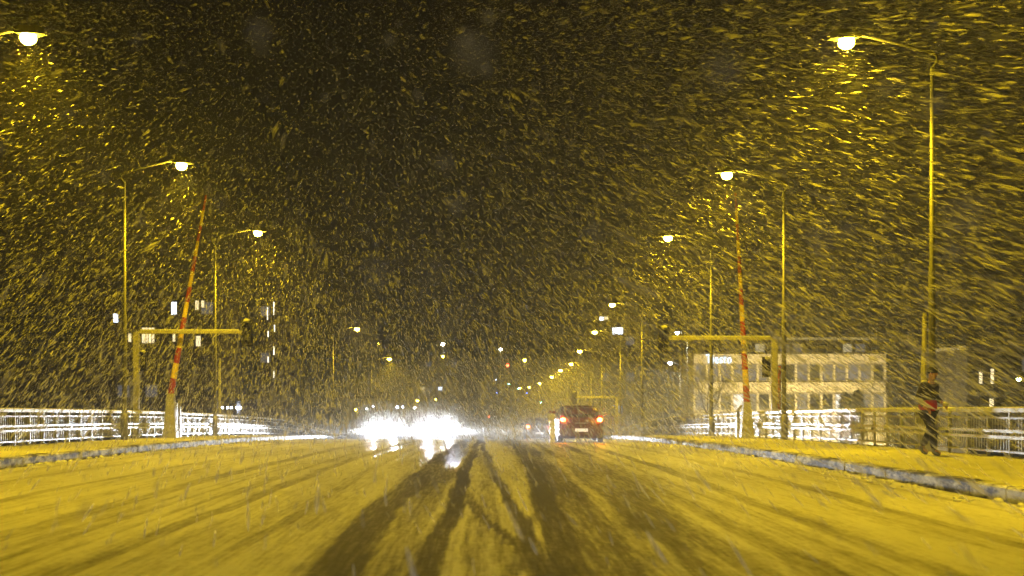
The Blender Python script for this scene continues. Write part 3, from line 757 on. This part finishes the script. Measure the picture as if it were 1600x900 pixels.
# ------------------------------------------------------------------ trees
def bare_tree(px, D, h, label):
    x = X(px, D); g0 = ground_z(x, D)
    t = thing('bare_tree', label, 'tree', (x, D, g0))
    rr = random.Random(11); tr = MB(); cr = MB()
    top = Vector((rr.uniform(-.3, .3), 0, h * .5)); tr.tube([(0, 0, 0), (.1, 0, h * .25), top], [.2, .16, .12], 8); tr.build('trunk', M['bark'], t)
    def grow(p, d, L, r, lev):
        q = p + d * L; mid = p + d * L * .5 + Vector((rr.uniform(-.1, .1), rr.uniform(-.1, .1), 0)) * L
        cr.tube([p, mid, q], [r, r * .8, r * .55], 5 if lev < 2 else 3, False)
        if lev < 5:
            for _ in range(3 if lev < 4 else 2):
                nd = (d + Vector((rr.uniform(-.75, .75), rr.uniform(-.75, .75), rr.uniform(-.1, .6)))).normalized()
                grow(q if _ else mid, nd, L * rr.uniform(.6, .8), r * .55, lev + 1)
    for _ in range(4): grow(top, Vector((rr.uniform(-.6, .6), rr.uniform(-.6, .6), 1)).normalized(), h * .16, .09, 1)
    cr.build('crown', M['bark'], t)
bare_tree(1106, 130, 13.5, 'bare branching tree before the left end of the office building')
def conifer(px, D, pyt, w_, label, seed):
    x = X(px, D); g0 = -10.5; h = Z(pyt, D) - g0
    t = thing('conifer', label, 'tree', (x, D, g0), 0, 'dark conifers before the office building')
    tr = MB(); tr.tube([(0, 0, 0), (0, 0, h * .93)], [.22, .03], 8); tr.build('trunk', M['bark'], t)
    rr = random.Random(seed); cr = MB()
    for i in range(5200):
        u = rr.random() ** .5; z = h * (.25 + .75 * u); rad = w_ * (1 - u) ** .33 * (.75 + .25 * math.sin(z * 5.5) ** 2) + .05
        a = rr.uniform(0, 2 * PI); r_ = rad * rr.random() ** .5
        p = Vector((r_ * math.cos(a), r_ * math.sin(a), z - r_ * .25)); s_ = rr.uniform(.09, .2)
        d = Vector((math.cos(a), math.sin(a), -.35)) * s_; e = Vector((-math.sin(a), math.cos(a), rr.uniform(-.5, .5))) * s_ * .45
        cr.add([p - d * .5 - e, p - d * .5 + e, p + d * 1.2], [(0, 1, 2)])
    cr.build('crown', M['needles'], t)
conifer(1320, 139, 612, 1.4, 'dark conifer before the office building, left of the two', 1)
conifer(1340, 137, 609, 1.5, 'dark conifer before the office building, right of the two', 2)

# ------------------------------------------------------------------ person
def skinned(name, pts, edges, rads, m_, parent, sub=2, root=0):
    me = bpy.data.meshes.new(name); me.from_pydata(pts, edges, []); o = bpy.data.objects.new(name, me); COL.objects.link(o)
    sk = o.modifiers.new('skin', 'SKIN'); 
    if not me.skin_vertices: 
        bpy.context.view_layer.objects.active = o
    for i, r in enumerate(rads): me.skin_vertices[0].data[i].radius = r if hasattr(r, '__len__') else (r, r)
    me.skin_vertices[0].data[root].use_root = True
    sb = o.modifiers.new('sub', 'SUBSURF'); sb.levels = sub; sb.render_levels = sub
    dg = bpy.context.evaluated_depsgraph_get(); dg.update()
    nm = bpy.data.meshes.new_from_object(o.evaluated_get(dg)); bpy.data.objects.remove(o)
    for p_ in nm.polygons: p_.use_smooth = True
    nm.materials.clear(); nm.materials.append(m_)
    q = bpy.data.objects.new(name, nm); COL.objects.link(q); q.parent = parent
    return q
M['skin'] = mat('skin', (.55, .3, .2), .55)
M['jacket'] = mat('dark grey jacket', (.06, .055, .06), .8, noise=.6, nscale=7, col2=(.025, .025, .03), bump=.4)
M['jacket_red'] = mat('red jacket hem', (.6, .035, .015), .75, noise=.5, nscale=9, bump=.3)
M['trousers'] = mat('black trousers', (.02, .02, .022), .8, noise=.5, nscale=9, col2=(.035, .035, .035), bump=.4)
M['boots'] = mat('grey boots', (.14, .14, .15), .6, noise=.5, nscale=9)
M['glove'] = mat('pale glove', (.7, .72, .78), .7)
M['hat'] = mat('dark knitted cap', (.03, .03, .03), .9, bump=.5, nscale=40)
def person(px, D, rz, label):
    t = thing('person', label, 'person', (X(px, D), D, prof(D) + .2), rz)
    P = [(0, 0, .95), (0, 0, 1.1), (0, -.03, 1.28), (0, -.05, 1.44), (0, -.075, 1.54), (0, -.10, 1.62), (0, -.12, 1.69), (0, -.1, 1.76)]
    R = [(.13, .1), (.125, .095), (.14, .105), (.12, .09), (.052, .052), (.07, .082), (.078, .092), (.05, .06)]
    E = [(i, i + 1) for i in range(7)]
    def chain(start, pts, rs):
        prev = start
        for p_, r in zip(pts, rs): P.append(p_); R.append((r, r)); E.append((prev, len(P) - 1)); prev = len(P) - 1
        return prev
    for sx, elb, wr in ((-1, (-.27, .06, 1.17), (-.25, -.10, .98)), (1, (.27, .0, 1.17), (.2, -.2, 1.08))):
        wi = chain(3, [(sx * .19, -.04, 1.43), elb, wr, (wr[0] - sx * .005, wr[1] - .045, wr[2] - .035)], [.06, .045, .03, .03])
        b = Vector(P[wi])
        for k_ in range(4):
            o_ = Vector((sx * (-.03 + .019 * k_), 0, 0)); L = (.07, .08, .077, .06)[k_]
            chain(wi, [tuple(b + o_ + Vector((0, -.028, -.02))), tuple(b + o_ + Vector((0, -.028 - L * .4, -.02 - L * .45))), tuple(b + o_ + Vector((0, -.03 - L * .45, -.03 - L * .9)))], [.0095, .0088, .0075])
        chain(wi, [tuple(b + Vector((-sx * .04, -.01, .0))), tuple(b + Vector((-sx * .055, -.04, -.02)))], [.011, .009])
    legs = (( -1, (-.1, -.17, .53), (-.1, -.2, .1), (-.11, -.36, .05)), (1, (.1, .02, .50), (.1, .2, .14), (.11, .07, .045)))
    for sx, kn, an, toe in legs: chain(0, [(sx * .09, 0, .88), kn, an, toe], [.088, .058, .04, .035])
    body = skinned('body', P, E, R, M['skin'], t)
    # face
    f = MB(); f.ball((0, -.213, 1.665), .02, 8, 6, (.7, 1, 1.3)); f.build('nose', M['skin'], t, smooth=True)
    for sx in (-1, 1):
        f = MB(); f.ball((sx * .03, -.196, 1.69), .012, 8, 6); f.build('eye', M['dark_metal'], t, smooth=True)
        f = MB(); f.ball((sx * .08, -.11, 1.67), .025, 8, 6, (.4, .8, 1.2)); f.build('ear', M['skin'], t, smooth=True)
    f = MB(); f.ball((0, -.192, 1.622), .018, 8, 5, (1.2, .4, .3)); f.build('mouth', M['red_sign'], t, smooth=True)
    h = MB(); h.ball((0, -.10, 1.735), .108, 14, 9, (.92, 1.05, .8)); h.build('cap', M['hat'], t, smooth=True)
    # jacket
    JP = [(0, 0, 1.02), (0, 0, 1.15), (0, -.03, 1.3), (0, -.05, 1.44), (0, -.06, 1.51), (-.2, -.03, 1.43), (-.275, .06, 1.17), (-.25, -.08, 1.0), (.2, -.03, 1.43), (.275, 0, 1.17), (.21, -.18, 1.09)]
    JR = [(.19, .15), (.185, .145), (.19, .15), (.165, .125), (.085, .085), (.085, .085), (.07, .07), (.055, .055), (.085, .085), (.07, .07), (.055, .055)]
    skinned('jacket', JP, [(0, 1), (1, 2), (2, 3), (3, 4), (3, 5), (5, 6), (6, 7), (3, 8), (8, 9), (9, 10)], JR, M['jacket'], t)
    h = MB(); h.ball((0, .02, 1.5), .13, 12, 8, (1.15, .8, .6)); h.build('hood', M['jacket'], t, smooth=True)
    for sx in (-1, 1):
        q_ = MB(); q_.ball((sx * .17, -.02, 1.505), .07, 10, 6, (1.3, .9, .4)); q_.build('shoulder_snow', M['snow'], t, smooth=True)
    skinned('jacket_hem', [(0, 0, .88), (0, 0, 1.0), (0, -.01, 1.2)], [(0, 1), (1, 2)], [(.22, .18), (.225, .18), (.215, .17)], M['jacket_red'], t)
    TP = [(0, 0, .93)]; TR = [(.15, .12)]; TE = []
    for sx, kn, an, toe in legs:
        i = len(TP); TP += [(sx * .1, 0, .84), kn, (an[0], an[1], an[2] + .03)]; TR += [(.11, .11), (.085, .085), (.07, .07)]; TE += [(0, i), (i, i + 1), (i + 1, i + 2)]
    skinned('trousers', TP, TE, TR, M['trousers'], t)
    for sx, kn, an, toe in legs:
        skinned('boot', [(an[0], an[1], an[2] + .08), (an[0], an[1] + .01, an[2] - .03), (toe[0], toe[1] + .08, toe[2]), toe], [(0, 1), (1, 2), (2, 3)], [.06, .06, .05, .04], M['boots'], t)
    for w_, d_ in (((.2, -.26, 1.04), 1),):
        g_ = MB(); g_.ball(w_, .06, 10, 7, (.9, 1.1, 1.0)); g_.build('glove_cuff', M['glove'], t, smooth=True)
    return t
person(1450, 26.2, math.radians(38), 'person in grey jacket with red hem and black trousers walking on the right pavement')

# ------------------------------------------------------------------ falling snow
def build_snow():
    rng = np.random.default_rng(31)
    N = 420000
    # uniform density in a widened frustum, thinning with distance
    u = rng.random(N * 2)
    Dmin, Dmax = .5, 75.0
    p = 2.55
    D = (Dmin ** p + u * (Dmax ** p - Dmin ** p)) ** (1 / p)
    x = rng.uniform(-.5, .5, len(D)) * (D * .92 + 2.5) + .02 * D
    z = 1.3 + D * rng.uniform(-.13, .335, len(D)) + rng.uniform(-.2, .4, len(D))
    gz = np.interp(D, _ys, _zs)
    ok = (z > gz + .25) & ~((np.abs(x) < .35) & (D < .8))
    D, x, z = D[ok][:N], x[ok][:N], z[ok][:N]; n = len(D)
    v = np.array([(505 - 759) / FP, 1.0, (615 - 40) / FP]); v /= np.linalg.norm(v)
    vd = v + rng.normal(0, .05, (n, 3)); vd /= np.linalg.norm(vd, axis=1)[:, None]
    a = np.cross(vd, rng.normal(0, 1, (n, 3))); a /= np.linalg.norm(a, axis=1)[:, None]
    b = np.cross(vd, a)
    r = rng.lognormal(0, .45, n) * .0037 * np.clip(D / 3, .4, 20) ** .33
    L = r * rng.uniform(11.0, 25.0, n)
    L = L * np.clip(D / 4.0, .3, 1.0)
    # a few big wet clumps drifting close by
    nb = 46; D[:nb] = rng.uniform(.7, 2.6, nb); x[:nb] = rng.uniform(-.43, .40, nb) * D[:nb] + .02 * D[:nb]; z[:nb] = 1.3 + D[:nb] * rng.uniform(.0, .30, nb)
    r[:nb] = rng.uniform(.006, .011, nb); L[:nb] = r[:nb] * rng.uniform(1.2, 2.4, nb)
    C = np.stack([x, D, z], 1)
    ring = [C - vd * L[:, None]]
    for k in range(4):
        an = k * PI / 2; rr = (r * rng.uniform(.7, 1.3, n))[:, None]
        ring.append(C + (a * math.cos(an) + b * math.sin(an)) * rr + vd * (L * rng.uniform(-.3, .3, n))[:, None])
    ring.append(C + vd * L[:, None])
    V = np.stack(ring, 1).reshape(-1, 3)
    F = np.array([[0, 1, 2], [0, 2, 3], [0, 3, 4], [0, 4, 1], [5, 2, 1], [5, 3, 2], [5, 4, 3], [5, 1, 4]])
    Fa = (F[None] + (np.arange(n) * 6)[:, None, None]).reshape(-1, 3)
    me = bpy.data.meshes.new('falling_snow')
    me.vertices.add(len(V)); me.vertices.foreach_set('co', V.ravel())
    me.loops.add(Fa.size); me.loops.foreach_set('vertex_index', Fa.ravel().astype(np.int32))
    me.polygons.add(len(Fa)); me.polygons.foreach_set('loop_start', np.arange(0, Fa.size, 3, dtype=np.int32))
    me.polygons.foreach_set('use_smooth', np.ones(len(Fa), bool))
    me.update(calc_edges=True)
    m = bpy.data.materials.new('snowflakes'); m.use_nodes = True; t = m.node_tree
    for q in list(t.nodes): t.nodes.remove(q)
    o_ = t.nodes.new('ShaderNodeOutputMaterial'); d_ = t.nodes.new('ShaderNodeBsdfDiffuse'); tr = t.nodes.new('ShaderNodeBsdfTranslucent'); mx = t.nodes.new('ShaderNodeMixShader')
    d_.inputs[0].default_value = (.9, .9, .93, 1); tr.inputs[0].default_value = (.9, .9, .93, 1)
    t.links.new(d_.outputs[0], mx.inputs[1]); t.links.new(tr.outputs[0], mx.inputs[2]); tp = t.nodes.new('ShaderNodeBsdfTransparent'); m2 = t.nodes.new('ShaderNodeMixShader'); m2.inputs[0].default_value = .73
    t.links.new(mx.outputs[0], m2.inputs[1]); t.links.new(tp.outputs[0], m2.inputs[2]); t.links.new(m2.outputs[0], o_.inputs[0])
    me.materials.append(m)
    o = bpy.data.objects.new('falling_snow', me); COL.objects.link(o)
    tag(o, 'wind driven snowflakes filling the lamp lit night air', 'snow', kind='stuff')
build_snow()

# ------------------------------------------------------------------ powder volumes added for headlight and road-end glow, and hatchback spray
def spray(c, r, sc, dens, g_, label):
    b = MB(); b.ball((0, 0, 0), r, 28, 18, sc); m = bpy.data.materials.new('powder snow spray'); m.use_nodes = True; t = m.node_tree
    t.nodes.remove(t.nodes['Principled BSDF'])
    v = t.nodes.new('ShaderNodeVolumePrincipled'); v.inputs['Color'].default_value = (.95, .95, .97, 1)
    v.inputs['Density'].default_value = dens; v.inputs['Anisotropy'].default_value = g_
    t.links.new(v.outputs[0], t.nodes['Material Output'].inputs['Volume'])
    o = b.build('snow_spray', m); o.location = c; tag(o, label, 'snow spray', kind='stuff')
for (px, D) in ((604, 82), (687, 80)):  # scattering volumes added to widen the headlight glow
    y = D - 3.2
    for k_, (r, dn) in enumerate(((2.5, .05), (1.5, .14))):
        spray((X(px, D), y, prof(y) + .75), r, (1, 1, .66), dn, .72, 'fine powder snow glowing in front of the %s oncoming car' % ('left' if px < 650 else 'right'))
spray((2, 150, -3.5), 1.0, (30, 80, 9), .006, .3, 'blowing powder snow hanging over the far end of the road')  # volume added to raise the hazy lamp glow beyond the crest
spray((X(900, 52), 50.5, prof(51) + .45), 2.4, (1.05, 1.1, .42), .06, .3, 'fine powder snow swirling low behind the dark hatchback')
# ------------------------------------------------------------------ snowy air
hz = MB(); hz.box((0, 1060, 18), (4600, 2340, 62))
m = bpy.data.materials.new('snowy air'); m.use_nodes = True; t = m.node_tree
t.nodes.remove(t.nodes['Principled BSDF'])
pv_ = t.nodes.new('ShaderNodeVolumePrincipled'); pv_.inputs['Color'].default_value = (.92, .92, .94, 1)
pv_.inputs['Density'].default_value = .0013; pv_.inputs['Anisotropy'].default_value = .62
t.links.new(pv_.outputs[0], t.nodes['Material Output'].inputs['Volume'])
tag(hz.build('haze', m), 'thin snowy haze filling the night air', 'haze', kind='stuff')
